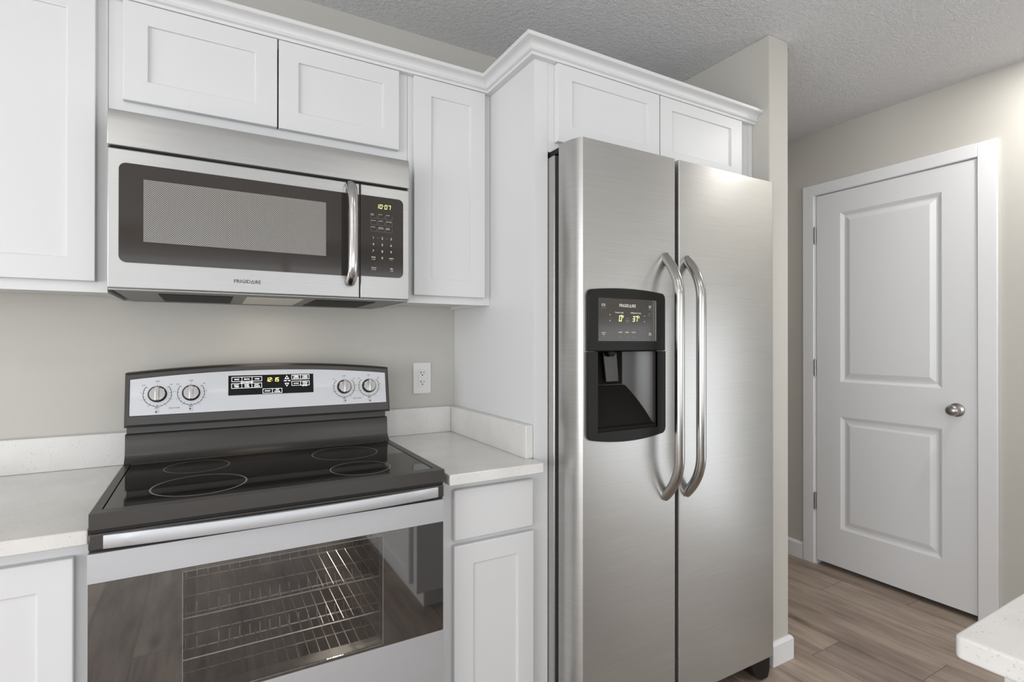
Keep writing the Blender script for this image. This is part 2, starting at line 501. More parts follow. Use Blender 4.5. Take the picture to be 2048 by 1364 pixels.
w = MB().box(XL - .12, XL, YR - .12, ly0, 0, ZC).box(XL - .12, XL, ly1, WB + .12, 0, ZC).box(XL - .12, XL, ly0, ly1, 0, wz0_).box(XL - .12, XL, ly0, ly1, wz1_, ZC)
struct(w.build('wall_left', M_WALL))
wf = MB()
for i in range(4):
    x = rx0 + (rx1 - rx0 - .06) * i / 3; wf.box(x, x + .06, YR - .06, YR + .015, wz0_, wz1_)
for z in (wz0_, wz1_ - .06): wf.box(rx0, rx1, YR - .055, YR + .01, z, z + .06)
struct(wf.build('window_1', M_TRIM))
for nm, X, d, q0, q1, zl_, zt_ in (('window_2', XL, 1, ly0, ly1, wz0_, wz1_), ('added_window_right', XR, -1, ry0, ry1, .06, 1.48)):  # the right one is unseen, added and sized for the refrigerator reflection
    wf = MB(); xa, xb = sorted((X - d * .06, X + d * .015))
    for i in range(3):
        y = q0 + (q1 - q0 - .06) * i / 2; wf.box(xa, xb, y, y + .06, zl_, zt_)
    for z in (zl_, zt_ - .06): wf.box(xa + .004, xb - .004, q0, q1, z, z + .06)
    struct(wf.build(nm, M_TRIM))

# baseboards
def base_prof(t, h): return [(0, 0), (t, 0), (t, h - .012), (t - .005, h - .003), (t - .009, h), (0, h)]
b = MB()
BH = 0.098
for a0, a1 in ((1.857, YH - .001), (ry1 + .002, 0.966), (YR + .001, ry0 - .002)):
    b.prism([(XR - p, a0, z) for p, z in base_prof(.014, BH)], (0, a1 - a0, 0))
struct(b.build('baseboard_right', M_TRIM))
b = MB(); tb = 0.014
pr = base_prof(tb, 0.092)
path = [((PX0 + .001, PY), (0, -1), 0), ((PX1, PY), (1, -1), 1), ((PX1, YH - .001), (1, 0), 0)]
b.loft([[(q[0] + n[0] * p, q[1] + n[1] * p, z) for p, z in pr] for q, n, k in path])
struct(b.build('baseboard_partition', M_TRIM))

# ------------------------------------------------------------------ door in the right wall
CF = 3.030                                   # face of the casing
c0, c1, cz = 0.969, 1.854, 2.180
tr = MB()
tr.box(CF, XR - .0005, c0, DY0 + .004, 0, cz).box(CF, XR - .0005, DY1 - .006, c1, 0, cz).box(CF, XR - .0005, DY0 + .004, DY1 - .006, DZ - .004, cz)
struct(tr.build('trim_1', M_TRIM, bevel=0.002))
jb = MB().box(XR - .006, XR + .115, DY0 + .0003, DY0 + .005, 0, DZ - .0003).box(XR - .006, XR + .115, DY1 - .017, DY1 - .0003, 0, DZ - .0003).box(XR - .006, XR + .115, DY0 + .005, DY1 - .017, DZ - .006, DZ - .0003)
struct(jb.build('trim_2', M_TRIM))

def door_slab():
    x = 3.039; th = 0.035
    y0, y1, z0, z1 = 1.0425, 1.7765, 0.028, 2.112
    pans = [(1.177, 1.646, 1.0536, 1.993), (1.177, 1.646, 0.238, 0.862)]
    m = MB(); bm = m.bm
    # front grid with two panel holes
    ys = [y0, 1.177, 1.646, y1]; zs = [z0, .238, .862, 1.0536, 1.993, z1]
    g = {(i, k): bm.verts.new((x, ys[i], zs[k])) for i in range(4) for k in range(6)}
    for i in range(3):
        for k in range(5):
            if i == 1 and k in (1, 3): continue
            bm.faces.new((g[i, k], g[i + 1, k], g[i + 1, k + 1], g[i, k + 1]))
    for k in (1, 3):
        prev = [g[1, k], g[2, k], g[2, k + 1], g[1, k + 1]]
        a0, a1, e0, e1 = ys[1], ys[2], zs[k], zs[k + 1]
        for ins, dep in ((.005, .003), (.018, .0115), (.026, .0115), (.048, .002), (.050, .0015)):
            r = [bm.verts.new(p) for p in ((x + dep, a0 + ins, e0 + ins), (x + dep, a1 - ins, e0 + ins), (x + dep, a1 - ins, e1 - ins), (x + dep, a0 + ins, e1 - ins))]
            for i in range(4):
                j = (i + 1) % 4
                bm.faces.new((prev[i], prev[j], r[j], r[i]))
            prev = r
        bm.faces.new(prev)
    bk = [bm.verts.new((x + th, p, q)) for p, q in ((y0, z0), (y1, z0), (y1, z1), (y0, z1))]
    bm.faces.new(bk)
    bot = [g[i, 0] for i in range(4)]; top = [g[i, 5] for i in range(4)]
    lf = [g[0, k] for k in range(6)]; rt = [g[3, k] for k in range(6)]
    bm.faces.new(bot + [bk[1], bk[0]]); bm.faces.new(top + [bk[2], bk[3]])
    bm.faces.new(lf + [bk[3], bk[0]]); bm.faces.new(rt + [bk[2], bk[1]])
    return m
door = bpy.data.objects.new('door_1', None); COL.objects.link(door); door.location = (3.05, 1.41, 0); struct(door)
door_slab().build('door_panel', M_DOOR, door)
k = MB().lathe([(.0, 0), (.030, 0), (.032, .002), (.031, .006), (.024, .010), (.013, .012)], (3.039, 1.1185, .957), (-1, 0, 0), 40)
kn = k.build('knob_rose', M_SATIN, door, smooth=True)
MB().lathe([(.0, .010), (.011, .010), (.0105, .022), (.014, .028), (.022, .034), (.0268, .042), (.0275, .050), (.025, .058), (.018, .064), (.008, .067), (0, .0675)], (3.039, 1.1185, .957), (-1, 0, 0), 40, (0.92, 1.0)).build('door_knob', M_SATIN, door, smooth=True)
for hz in (1.889, 1.128, 0.362):
    h = MB().tube([(3.0335, 1.784, hz - .045), (3.0335, 1.784, hz + .045)], .006, 14)
    h.tube([(3.0335, 1.784, hz - .049), (3.0335, 1.784, hz - .044)], .0045, 12).tube([(3.0335, 1.784, hz + .044), (3.0335, 1.784, hz + .049)], .0045, 12)
    h.box(3.034, 3.0385, 1.7775, 1.784, hz - .044, hz + .044)
    h.build('hinge', M_HINGE, door, smooth=True)

# ------------------------------------------------------------------ wall cabinets
FY, DYF = 1.685, 1.666                       # face frame and door planes of the 12-inch cabinets
G1 = 'white shaker wall cabinets'
def wall_cab(label, x0, x1, z0, z1, fy, doors, yb, frame_z0=None, stile=0.03, rail_b=0.03):
    t = thing('wall_cabinet', label, 'cabinet', ((x0 + x1) / 2, (fy + yb) / 2, z0), G1)
    m = MB()
    fz = z0
    # box with a recessed underside, closed face frame in front
    m.box(x0, x0 + .016, fy + .019, yb, fz, z1).box(x1 - .016, x1, fy + .019, yb, fz, z1)
    m.box(x0 + .016, x1 - .016, fy + .019, yb, fz + .012, fz + .028).box(x0 + .016, x1 - .016, fy + .019, yb, z1 - .016, z1)
    m.box(x0 + .016, x1 - .016, yb - .008, yb, fz + .028, z1 - .016)
    m.build('body', M_CAB, t)
    f = MB()
    f.box(x0, x0 + stile, fy, fy + .019, fz, z1).box(x1 - stile, x1, fy, fy + .019, fz, z1)
    f.box(x0 + stile, x1 - stile, fy, fy + .019, fz, fz + rail_b).box(x0 + stile, x1 - stile, fy, fy + .019, z1 - .03, z1)
    f.build('face_frame', M_CAB, t)
    for d in doors:
        shaker(*d[:4], fy - .0192, **(d[4] if len(d) > 4 else {})).build('door', M_CAB, t, bevel=0.0016, seg=2)
    return t
ZT = 2.160
wall_cab('tall white shaker wall cabinet at the left edge, left of the microwave', -0.835, -0.2235, 1.398, ZT, FY,
         [(-0.5235, -0.246, 1.424, 2.149, dict(px1=-0.3025, pz0=1.481, pz1=2.092)), (-0.814, -0.5285, 1.424, 2.149)], WB - .001)
wall_cab('short wide white wall cabinet above the microwave, two doors with a dark gap between', -0.2225, 0.5665, 1.838, ZT, FY,
         [(-0.191, 0.1715, 1.893, 2.149, dict(px0=-0.1375, px1=0.1145, pz0=1.949, pz1=2.095)), (0.1755, 0.534, 1.893, 2.149, dict(px0=0.230, px1=0.481, pz0=1.948, pz1=2.0955))], WB - .001, rail_b=.058)
wall_cab('narrow tall white wall cabinet between the microwave and the refrigerator panel', 0.5675, 0.8725, 1.403, ZT, FY,
         [(0.584, 0.8445, 1.428, 2.149, dict(px0=0.6445, px1=0.788, pz0=1.485, pz1=2.0925))], WB - .001, stile=.02)
FY2 = 1.388
cab = wall_cab('wide white two-door cabinet over the refrigerator', 0.924, 1.9155, 1.871, ZT, FY2,
         [(0.948, 1.386, 1.903, 2.149, dict(px0=1.006, px1=1.328, pz1=2.105)), (1.391, 1.834, 1.903, 2.149, dict(px0=1.450, px1=1.770, pz1=2.107))], WB - .001, rail_b=.035, stile=.06)
MB().box(1.893, 1.9155, FY2 - .006, FY2 - .0002, 1.871, 2.152).build('filler_strip', M_CAB, cab, bevel=.001)

# tall end panel left of the refrigerator
p = MB().box(0.8735, 0.8915, FY2 + .019, WB - .001, 0, ZT).box(0.8735, 0.9235, FY2, FY2 + .019, 0, ZT)
tag(p.build('refrigerator_end_panel', M_CAB), 'tall plain white panel standing between the counter and the refrigerator', 'panel')

# crown moulding along the cabinet tops
prof = [(0.0005, 2.1505), (.0205, 2.1505), (.0225, 2.155), (.0225, 2.1580), (.0272, 2.1588), (.0310, 2.1612), (.0318, 2.1640), (.0300, 2.1668), (.0270, 2.1676), (.0270, 2.1690)]
for i in range(1, 7):
    a = PI / 2 * i / 7
    prof.append((.0270 + .0215 * (1 - math.cos(a)), 2.1690 + .0165 * math.sin(a)))
prof += [(.0495, 2.1866), (.0525, 2.1872), (.0545, 2.1892), (.0550, 2.1980), (0.0005, 2.1980)]
path = [((-0.836, FY), (0, -1)), ((0.8732, FY), (-1, -1)), ((0.8732, FY2), (-1, -1)), ((1.9158, FY2), (0, -1))]
cr = MB().loft([[(q[0] + n[0] * p, q[1] + n[1] * p, z) for p, z in prof] for q, n in path])
# wood blocking that carries the moulding on the cabinet tops
tag(cr.build('crown_moulding', M_CAB, smooth=True, angle=24), 'white crown moulding running along the cabinet tops and around the refrigerator cabinet', 'moulding')

# ------------------------------------------------------------------ base cabinets and worktops
ZL, ZRc = 0.900, 0.914                       # worktop heights left and right of the range
BF = 1.386
G2 = 'white shaker base cabinets'
def base_cab(label, x0, x1, ztop):
    t = thing('base_cabinet', label, 'cabinet', ((x0 + x1) / 2, (BF + WB) / 2, 0), G2)
    m = MB().box(x0, x1, BF + .019, WB - .001, 0.10, ztop).box(x0, x1, BF + .08, WB - .001, 0, 0.10)
    m.build('body', M_CAB, t)
    MB().box(x0, x1, BF, BF + .0188, 0.10, ztop).build('face_frame', M_CAB, t)
    return t
tl = base_cab('white base cabinet left of the range, under the left worktop', -0.835, -0.2085, ZL - .0305)
shaker(-0.510, -0.235, 0.14, 0.837, BF - .0192, px1=-0.2925, pz1=0.777).build('door', M_CAB, tl, bevel=.003, seg=3)
shaker(-0.812, -0.516, 0.14, 0.837, BF - .0192).build('door', M_CAB, tl, bevel=.003, seg=3)
tr_ = base_cab('narrow white base cabinet with one drawer between the range and the refrigerator', 0.5515, 0.8725, ZRc - .0305)
MB().box(0.597, 0.8605, BF - .0192, BF - .0002, 0.7125, 0.857).build('drawer', M_CAB, tr_, bevel=.006, seg=3)
shaker(0.597, 0.8605, 0.14, 0.700, BF - .0192, px0=0.658, px1=0.803, pz1=0.641).build('door', M_CAB, tr_, bevel=.003, seg=3)
G3 = 'speckled white quartz worktops'
tag(MB().box(-0.836, -0.2065, 1.330, WB - .0008, ZL - .030, ZL).build('worktop', M_QUARTZ, bevel=.0025), 'white speckled quartz worktop on the left, beside the range', 'countertop', G3)
tag(MB().box(0.5645, 0.8665, 1.322, WB - .0008, ZRc - .030, ZRc).build('worktop', M_QUARTZ, bevel=.0025), 'small white quartz worktop between the range and the refrigerator panel', 'countertop', G3)
G4 = 'quartz backsplash strips'
tag(MB().box(-0.836, -0.2125, 1.977, WB - .0008, ZL + .0003, 0.9985).build('backsplash', M_QUARTZ, bevel=.0015), 'low speckled quartz backsplash strip behind the left worktop', 'backsplash', G4)
tag(MB().box(0.5555, 0.8455, 1.973, WB - .0008, ZRc + .0003, 1.0155).build('backsplash', M_QUARTZ, bevel=.0015), 'low quartz backsplash strip on the wall below the outlet', 'backsplash', G4)
tag(MB().box(0.8460, 0.8720, 1.392, WB - .0008, ZRc + .0003, 1.0155).build('backsplash', M_QUARTZ, bevel=.0015), 'quartz side splash strip against the white refrigerator panel', 'backsplash', G4)

# ------------------------------------------------------------------ wall outlet
ot = thing('wall_outlet', 'white double wall outlet above the small right worktop', 'outlet', (0.733, WB, 1.13))
MB().box(0.6965, 0.7700, WB - .006, WB - .0004, 1.0695, 1.1915).build('cover_plate', M_PLATE, ot, bevel=.002, seg=2)
MB().box(0.7165, 0.7500, WB - .0082, WB - .006, 1.0970, 1.1640).build('receptacle', M_PLATE, ot, bevel=.0008)
s = flat(); yo = WB - .00845
for zc in (1.147, 1.1105):
    s.box(0.7255, 0.7285, yo, yo + .0002, zc + .002, zc + .0105).box(0.7385, 0.7410, yo, yo + .0002, zc + .003, zc + .0095)
    s.ring((0.7332, zc - .004), 0.00002, 0.0027, yo, 14, plane='xz')
s.build('sockets', M_PRINTK, ot)
for zc in (1.180, 1.081):
    MB().lathe([(0, 0), (.003, 0), (.0028, .001), (0, .0012)], (0.7332, WB - .006, zc), (0, -1, 0), 14).build('screw', M_PLATE, ot, smooth=True)

# ------------------------------------------------------------------ microwave
def microwave():
    x0, x1, yf, z0, z1 = -0.2115, 0.5385, 1.580, 1.403, 1.8365
    t = thing('microwave', 'stainless over-the-range microwave reading 10:07 hung under the short cabinet', 'microwave', ((x0 + x1) / 2, 1.79, z0))
    MB().box(x0 + .004, x1 - .004, yf + .040, WB - .002, z0 + .004, z1 - .0005).build('body', M_DARK, t)
    # vent grille panel across the top, leaning slightly
    v = MB().prism([(x0, yf - .003, 1.7465), (x0, yf - .0012, z1 - .030), (x0, yf + .002, z1 - .012), (x0, yf + .006, z1 - .001), (x0, yf + .0395, z1 - .001), (x0, yf + .0395, 1.7465)], (x1 - x0, 0, 0))
    v.build('vent_panel', M_STEEL_MW, t, bevel=.002, seg=2)
    MB().box(x0 + .003, x1 - .003, yf + .012, yf + .0395, 1.7405, 1.7463).build('vent_gap', M_DARK2, t)
    # door
    xs = 0.3865
    door = MB().box(x0, xs, yf, yf + .0395, z0, 1.7403)
    d = door.build('door', M_STEEL_MW, t, bevel=.003, seg=2)
    gl = MB().prism(rrect(-0.1885, xs - .0004, 1.4655, 1.7070, .016, yf - .0015, 7, ('tl', 'bl')), (0, .0013, 0)).build('door_glass', M_MWGLASS, d)
    MB().box(-0.139, 0.291, yf - .0022, yf - .0016, 1.5185, 1.6715).build('mesh_window', M_MESH, d)
    MB().box(0.3345, 0.3450, yf - .0024, yf - .0016, 1.4655, 1.7065).build('handle_slot', M_DARK2, d)
    # bowed handle
    zc = (1.735 + 1.442) / 2; hh = (1.735 - 1.442) / 2
    P = []
    for i in range(33):
        u = -1 + 2 * i / 32
        z = zc + hh * u * 0.97
        P.append((0.3585, yf - .002 - .036 * (1 - abs(u) ** 6) ** 0.6 - 0.002, z))
    MB().tube(P, .0125, 18, sx=1.12).build('handle', M_CHROME, t, smooth=True)
    # lettering, A drawn as an open triangle
    L = flat(); xx = 0.0585; y = yf - .0004; hgt = 0.0088
    L.text('FRIGID', xx, 1.4295, y, hgt, 'LEFT', .0390)
    tx = xx + .0405
    for (a, b) in (((tx, 0), (tx + .0036, hgt)), ((tx + .0036, hgt), (tx + .0072, 0)), ((tx, 0), (tx + .0072, 0))):
        dx, dz = b[0] - a[0], b[1] - a[1]; l = math.hypot(dx, dz); nx, nz = -dz / l * .0007, dx / l * .0007
        L.poly([(p[0] + sg * nx, y, 1.4295 + p[1] + sg * nz) for p, sg in ((a, -1), (b, -1), (b, 1), (a, 1))])
    L.text('IRE', tx + .0088, 1.4295, y, hgt, 'LEFT', .0145)
    L.build('lettering', M_PRINTK, t)
    # control panel
    cp = MB().box(0.3890, x1, yf, yf + .0395, z0, 1.7403).build('control_panel', M_STEEL_MW, t, bevel=.003, seg=2)
    MB().prism(rrect(0.3894, 0.5185, 1.4685, 1.7085, .016, yf - .0015, 7, ('tr', 'br')), (0, .0013, 0)).build('control_glass', M_MWGLASS, cp)
    y = yf - .0018
    D = flat()
    D.seven('1', .4345, 1.6735, y, .0075, .0125, .0013).seven('0', .4450, 1.6735, y, .0075, .0125, .0013)
    D.seven('0', .4600, 1.6735, y, .0075, .0125, .0013).seven('7', .4705, 1.6735, y, .0075, .0125, .0013)
    D.box(.4562, .4576, y, y + .0001, 1.6810, 1.6824)
    D.build('clock_digits', M_LED, cp)
    T = flat(); g = flat()
    names = [('cook\ntime', 'timer', 'clock'), ('popcorn', 'potato', 'beverage'), ('reheat', 'defrost\nauto/wt', 'power\nlevel')]
    for r in range(3):
        for c in range(3):
            bx = .4185 + c * .0232; bz = 1.6425 - r * .0195
            g.rect_line(bx, bx + .0195, bz, bz + .0115, y, .0005, top=False)
            for q, line in enumerate(names[r][c].split('\n')):
                T.text(line, bx + .0003, bz + .0120 - q * .0036, y, .0026, 'LEFT', min(.0020 * len(line) + .001, .0172))
    for i, ch in enumerate('123456789'):
        T.text(ch, .4265 + (i % 3) * .0270, 1.5815 - (i // 3) * .0198, y, .0068)
    T.text('0', .4535, 1.5220, y, .0068)
    T.text('stop', .4270, 1.5245, y, .0052, w=.0125).text('cancel', .4270, 1.5185, y, .0028, w=.0105)
    T.text('start', .4815, 1.5240, y, .0052, w=.0130)
    T.text('exhaust', .4280, 1.4935, y, .0038, w=.0150).text('hi lo off', .4280, 1.4880, y, .0028, w=.0125)
    T.text('light', .4825, 1.4930, y, .0042, w=.0085).text('on off', .4825, 1.4868, y, .0032, w=.0085)
    g.text('- easy -', .4400, 1.5835, y, .0020, w=.012).text('- set -', .4670, 1.5835, y, .0020, w=.008).text('+30 sec', .4815, 1.5190, y, .0022, w=.011)
    T.build('legend', M_PRINT, cp); g.build('button_outlines', M_PRINTG, cp)
    # underside: tray, two grease filters and the lamp lens
    u = MB().prism([(x0 + .008, yf + .020, z0 + .0035), (x0 + .008, yf + .030, z0 - .0025), (x0 + .008, WB - .003, z0 - .0055), (x0 + .008, WB - .003, z0 + .0035)], (x1 - x0 - .016, 0, 0))
    ub = u.build('underside', mat('grey_painted_steel', (0.20, 0.195, 0.19), 0.4, 0.5), t)
    MB().box(x0 + .002, x1 - .002, yf + .003, yf + .020, z0 - .0045, z0 - .0005).build('bottom_lip', M_STEEL_MW, t, bevel=.0015)
    for fx0, fx1, mm, nm in ((-0.115, 0.060, M_DARK2, 'grease_filter'), (0.28, 0.46, M_DARK2, 'grease_filter'), (0.095, 0.245, M_LENS, 'lamp_lens')):
        f = MB().prism([(fx0, 1.68, z0 - .0048), (fx0, 1.93, z0 - .0066), (fx0, 1.93, z0 - .0046), (fx0, 1.68, z0 - .0028)], (fx1 - fx0, 0, 0))
        f.build(nm, mm, ub)
    return t
microwave()
# weak warm fill added below the lamp lens to lift the wall tone
area_light('cooktop_fill', (0.17, 1.80, 1.378), 0.16, 0.20, 0.15, (0, 0, 0), (1.0, 0.86, 0.70))

# ------------------------------------------------------------------ electric range
def range_():
    xa, xb = -0.2035, 0.5460; xc = (xa + xb) / 2
    t = thing('electric_range', 'stainless and black glass-top electric range reading 12:15 below the microwave', 'range', (xc, 1.6, 0))
    yF = 1.315; zt = 0.9335
    # body in panels so the oven is hollow
    b = MB()
    b.box(xa + .004, xa + .024, 1.360, 1.960, 0.06, .8985).box(xb - .024, xb - .004, 1.360, 1.960, 0.06, .8985)
    b.box(xa + .024, xb - .024, 1.940, 1.960, 0.06, .8985).box(xa + .024, xb - .024, 1.360, 1.940, .872, .8985)
    b.box(xa + .024, xb - .024, 1.360, 1.940, .06, .09)
    for sx in (xa + .05, xb - .09): b.box(sx, sx + .04, 1.42, 1.46, 0, .06).box(sx, sx + .04, 1.85, 1.89, 0, .06)
    b.build('body', M_DARK, t)
    cv = MB()
    cx0, cx1, cy0, cy1, cz0, cz1 = -0.115, 0.455, 1.362, 1.82, 0.335, 0.815
    cv.box(cx0 - .01, cx0, cy0, cy1, cz0, cz1).box(cx1, cx1 + .01, cy0, cy1, cz0, cz1).box(cx0, cx1, cy0, cy1, cz1, cz1 + .01).box(cx0, cx1, cy0, cy1, cz0 - .01, cz0).box(cx0 - .01, cx1 + .01, cy1, cy1 + .01, cz0 - .01, cz1 + .01)
    cav = cv.build('oven_cavity', M_CAVITY, t)
    ol = area_light('rack_fill', (0.36, 1.79, 0.77), 0.05, 0.05, 0.22, (math.radians(60), 0, math.radians(170)), (1.0, 0.9, 0.75))  # added fill inside the cavity, brightens the racks from the right
    # racks
    for rz in (0.662, 0.570, 0.478):
        r = MB()
        for xw in [cx0 + .015 + .025 * i for i in range(22)]:
            r.tube([(xw, 1.382, rz), (xw, 1.612, rz), (xw, 1.622, rz + .022)], .0013, 6)
        r.tube([(cx0 + .004, 1.380, rz - .002), (cx1 - .004, 1.380, rz - .002)], .0030, 8)
        r.tube([(cx0 + .004, 1.612, rz - .002), (cx1 - .004, 1.612, rz - .002)], .0024, 8)
        r.tube([(cx0 + .004, 1.500, rz - .003), (cx1 - .004, 1.500, rz - .003)], .0016, 8)
        r.build('oven_rack', M_WIRE, t, smooth=True)
    # cooktop frame and glass
    fr = MB()
    f0, f1, b0, b1 = xa, xb, yF, 1.835
    gx0, gx1, gy0, gy1 = xa + .0165, xb - .0205, 1.3440, 1.800
    zb = 0.9015
    fr.box(f0, gx0, b0, b1, zb, zt).box(gx1, f1, b0, b1, zb, zt).box(gx0, gx1, b0, gy0, zb, zt).box(gx0, gx1, gy1, b1, zb, zt)
    bmesh.ops.remove_doubles(fr.bm, verts=fr.bm.verts, dist=1e-5)
    kill = [f for f in fr.bm.faces if (abs(f.calc_center_median().x - gx0) < 1e-4 or abs(f.calc_center_median().x - gx1) < 1e-4) and (f.calc_center_median().y < gy0 - 1e-4 or f.calc_center_median().y > gy1 + 1e-4)]
    bmesh.ops.delete(fr.bm, geom=kill, context='FACES')
    cook = fr.build('cooktop_frame', M_DARK, t, bevel=.004, seg=3)
    g = MB().box(gx0 + .0015, gx1 - .0015, gy0 + .0015, gy1 - .0015, zb + .004, zt - .0012).build('cooktop_glass', M_GLASSTOP, t, bevel=.001)
    for (cx, cy, rr, wd) in ((-0.0165, 1.4700, .1010, .0034), (-0.0255, 1.6880, .0785, .0022), (0.3640, 1.6660, .0960, .0022), (0.3580, 1.4480, .0790, .0024)):
        flat().ring((cx, cy), rr - wd, rr, zt - .0009, 72).build('burner_ring', M_RING, g)
    # backguard: lower panel with a coved foot, thin strip, control housing
    lp = [(xa + .001, 1.800, zt + .0004), (xa + .001, 1.806, zt + .004), (xa + .001, 1.818, zt + .014), (xa + .001, 1.824, zt + .026), (xa + .001, 1.828, 1.0085), (xa + .001, 1.832, 1.0115), (xa + .001, 1.885, 1.0115), (xa + .001, 1.885, zt + .0004)]
    MB().prism(lp, (xb - xa - .004, 0, 0)).build('backguard', M_DARK, t, smooth=True, angle=50)
    MB().box(xa + .004, xb - .008, 1.834, 1.885, 1.0135, 1.0315).build('backguard_strip', M_DARK, t)
    # control housing: arched top, face leaning back
    hx0, hx1 = xa - .0005, xb + .0035
    N = 40
    def arch(x, ze, zp):
        u = (x - (hx0 + hx1) / 2) / ((hx1 - hx0) / 2); return ze + (zp - ze) * (1 - u * u)
    yb_, yt_ = 1.812, 1.842
    def yface(z): return yb_ + (yt_ - yb_) * (z - 1.033) / (1.203 - 1.033)
    def outline(off, zlow, ze, zp, yo):
        pts = [(hx0 + off, yface(zlow) + yo, zlow), (hx1 - off, yface(zlow) + yo, zlow)]
        for i in range(N + 1):
            x = hx1 - off - (hx1 - hx0 - 2 * off) * i / N
            z = arch(x, ze, zp); pts.append((x, yface(z) + yo, z))
        return pts
    hs = MB()
    def back(pts): return [(p[0], 1.905, p[2]) for p in pts]
    o1 = outline(0, 1.0325, 1.1840, 1.2045, .006); o2 = outline(.007, 1.0400, 1.1770, 1.1975, 0)
    o3 = outline(.0105, 1.0630, 1.1655, 1.1865, 0); o4 = outline(.0115, 1.0640, 1.1645, 1.1855, .0035)
    R = [[hs.bm.verts.new(p) for p in L] for L in (back(o1), o1, o2, o3, o4)]
    for k_ in range(4):
        for i in range(len(R[0])):
            j = (i + 1) % len(R[0]); hs.bm.faces.new((R[k_][i], R[k_][j], R[k_ + 1][j], R[k_ + 1][i]))
    hs.bm.faces.new(R[0]); hs.bm.faces.new(R[4])
    hs.build('control_housing', M_DARK, t, smooth=True, angle=30)
    cpn = MB().prism(outline(.0120, 1.0645, 1.1640, 1.1850, .0022), (0, .001, 0)).build('control_panel', M_STEEL_RG, t)
    def P(x, z, d): return (x, yface(z) + .0022 - d, z)
    def onpanel(m, d=.0004):
        """shear flat XZ artwork onto the leaning panel"""
        for v in m.bm.verts: v.co.y = yface(v.co.z) + .0022 - d + v.co.y
        return m
    dm = flat().poly(((.0525, 0, 1.1095), (.2985, 0, 1.1090), (.2990, 0, 1.1690), (.0530, 0, 1.1695)))
    disp = onpanel(dm, .0008).build('clock_display', M_SCREEN, cpn)
    def A(px, py):      # display crop coordinates to panel position
        return .0530 + (px - 165) / (1830 - 165) * .246, 1.1692 - (py - (308 - (px - 165) * .021)) / 385 * .0600
    K = flat(); tk = .0010
    def boxes(px0, py0, px1, py1, cells, names):
        x0, z1 = A(px0, py0); x1, z0 = A(px1, py1)
        K.rect_line(x0, x1, z0, z1, 0, tk)
        for i in range(1, cells):
            xx = x0 + (x1 - x0) * i / cells; K.box(xx - tk / 2, xx + tk / 2, 0, .0001, z0, z1)
        for i, nm in enumerate(names):
            ls = nm.split('\n'); xm = x0 + (x1 - x0) * (i + .5) / cells
            for q, ln in enumerate(ls):
                zz = (z0 + z1) / 2 - .0019 + (len(ls) - 1) * .0026 - q * .0052
                K.text(ln, xm, zz, 0, .0038, w=min(.0032 * len(ln), (x1 - x0) / cells * .62))
    boxes(225, 335, 795, 415, 3, ['BAKE', 'BROIL', 'WARM'])
    boxes(220, 460, 792, 545, 3, ['EASY\nTEMP', 'KEEP\nWARM', 'EASY\nCLEAN'])
    boxes(805, 570, 1185, 655, 2, ['START', 'OFF\nCANCEL'])
    boxes(1380, 300, 1745, 385, 2, ['TIMER\nSET/OFF', 'TIMER\nON/OFF'])
    boxes(1380, 425, 1745, 510, 2, ['CLOCK', 'CONTROL\nLOCK'])
    x_, z_ = A(505, 448); K.text('AUTO BAKE TIME', x_, z_, 0, .0030, w=.034)
    x_, z_ = A(1290, 425); K.text('TEMP  TIME', x_, z_, 0, .0034, w=.020)
    x_, z_ = A(1645, 530); K.text('PUSH 3 SEC', x_, z_, 0, .0028, w=.016)
    for (cx_, cy_, sgn) in ((1285, 345, 1), (1283, 495, -1)):
        x_, z_ = A(cx_, cy_); s1, s2 = .0066, .0042
        def tri(s): return [(x_ - s, 0, z_ - sgn * s * .8), (x_ + s, 0, z_ - sgn * s * .8), (x_, 0, z_ + sgn * s * .9)]
        a, b_ = tri(s1), tri(s2)
        for i in range(3): K.poly((a[i], a[(i + 1) % 3], b_[(i + 1) % 3], b_[i]))
    onpanel(K, .0012).build('key_legend', M_LEDW, disp)
    Dg = flat()
    for ch, px in (('1', 862), ('2', 921), ('1', 1010), ('5', 1070)):
        x_, z_ = A(px, 430); Dg.seven(ch, x_, z_, 0, .0074, .0128, .0019)
    for yy in (370, 405):
        x_, z_ = A(993, yy); Dg.box(x_ - .0008, x_ + .0008, 0, .0001, z_ - .0008, z_ + .0008)
    onpanel(Dg, .0013).build('clock_digits', M_LED2, disp)
    # knobs and printed dials
    art = flat()
    burners = ((-.127, 2), (-.044, 0), (.397, 1), (.480, 3))
    nrm = Vector((0, -1, (yt_ - yb_) / .170)).normalized()
    for kx, dot in burners:
        kz = 1.1225
        o = Vector(P(kx, kz, 0))
        MBk = MB().lathe([(0, .0005), (.0232, .0005), (.0232, .004), (.0222, .0046)], o, nrm, 36)
        sk = MBk.build('knob_skirt', M_DARK2, t, smooth=True)
        kb = MB().lathe([(0, .004), (.0205, .004), (.0200, .0125), (.0188, .0138), (0, .0142)], o, nrm, 36)
        kn_ = kb.build('knob', M_CHROME, t, smooth=True, angle=35)
        up = nrm.cross(Vector((1, 0, 0))).normalized()
        if up.z < 0: up = -up
        gp = MB()
        q = [o + Vector((1, 0, 0)) * sx_ * .0052 + up * sz_ * .0205 + nrm * .0142 for sx_, sz_ in ((-1, -1), (1, -1), (1, 1), (-1, 1))]
        gp.prism(q, nrm * .0135)
        gp.build('knob_grip', M_CHROME, kn_, bevel=.0022, seg=3)
        sk.parent = kn_; sk.matrix_parent_inverse = Matrix.Identity(4)
        # dial
        R0 = .0345
        art.ring((kx, kz), R0 - .0007, R0 + .0007, 0, 48, math.radians(-218), math.radians(38), plane='xz')
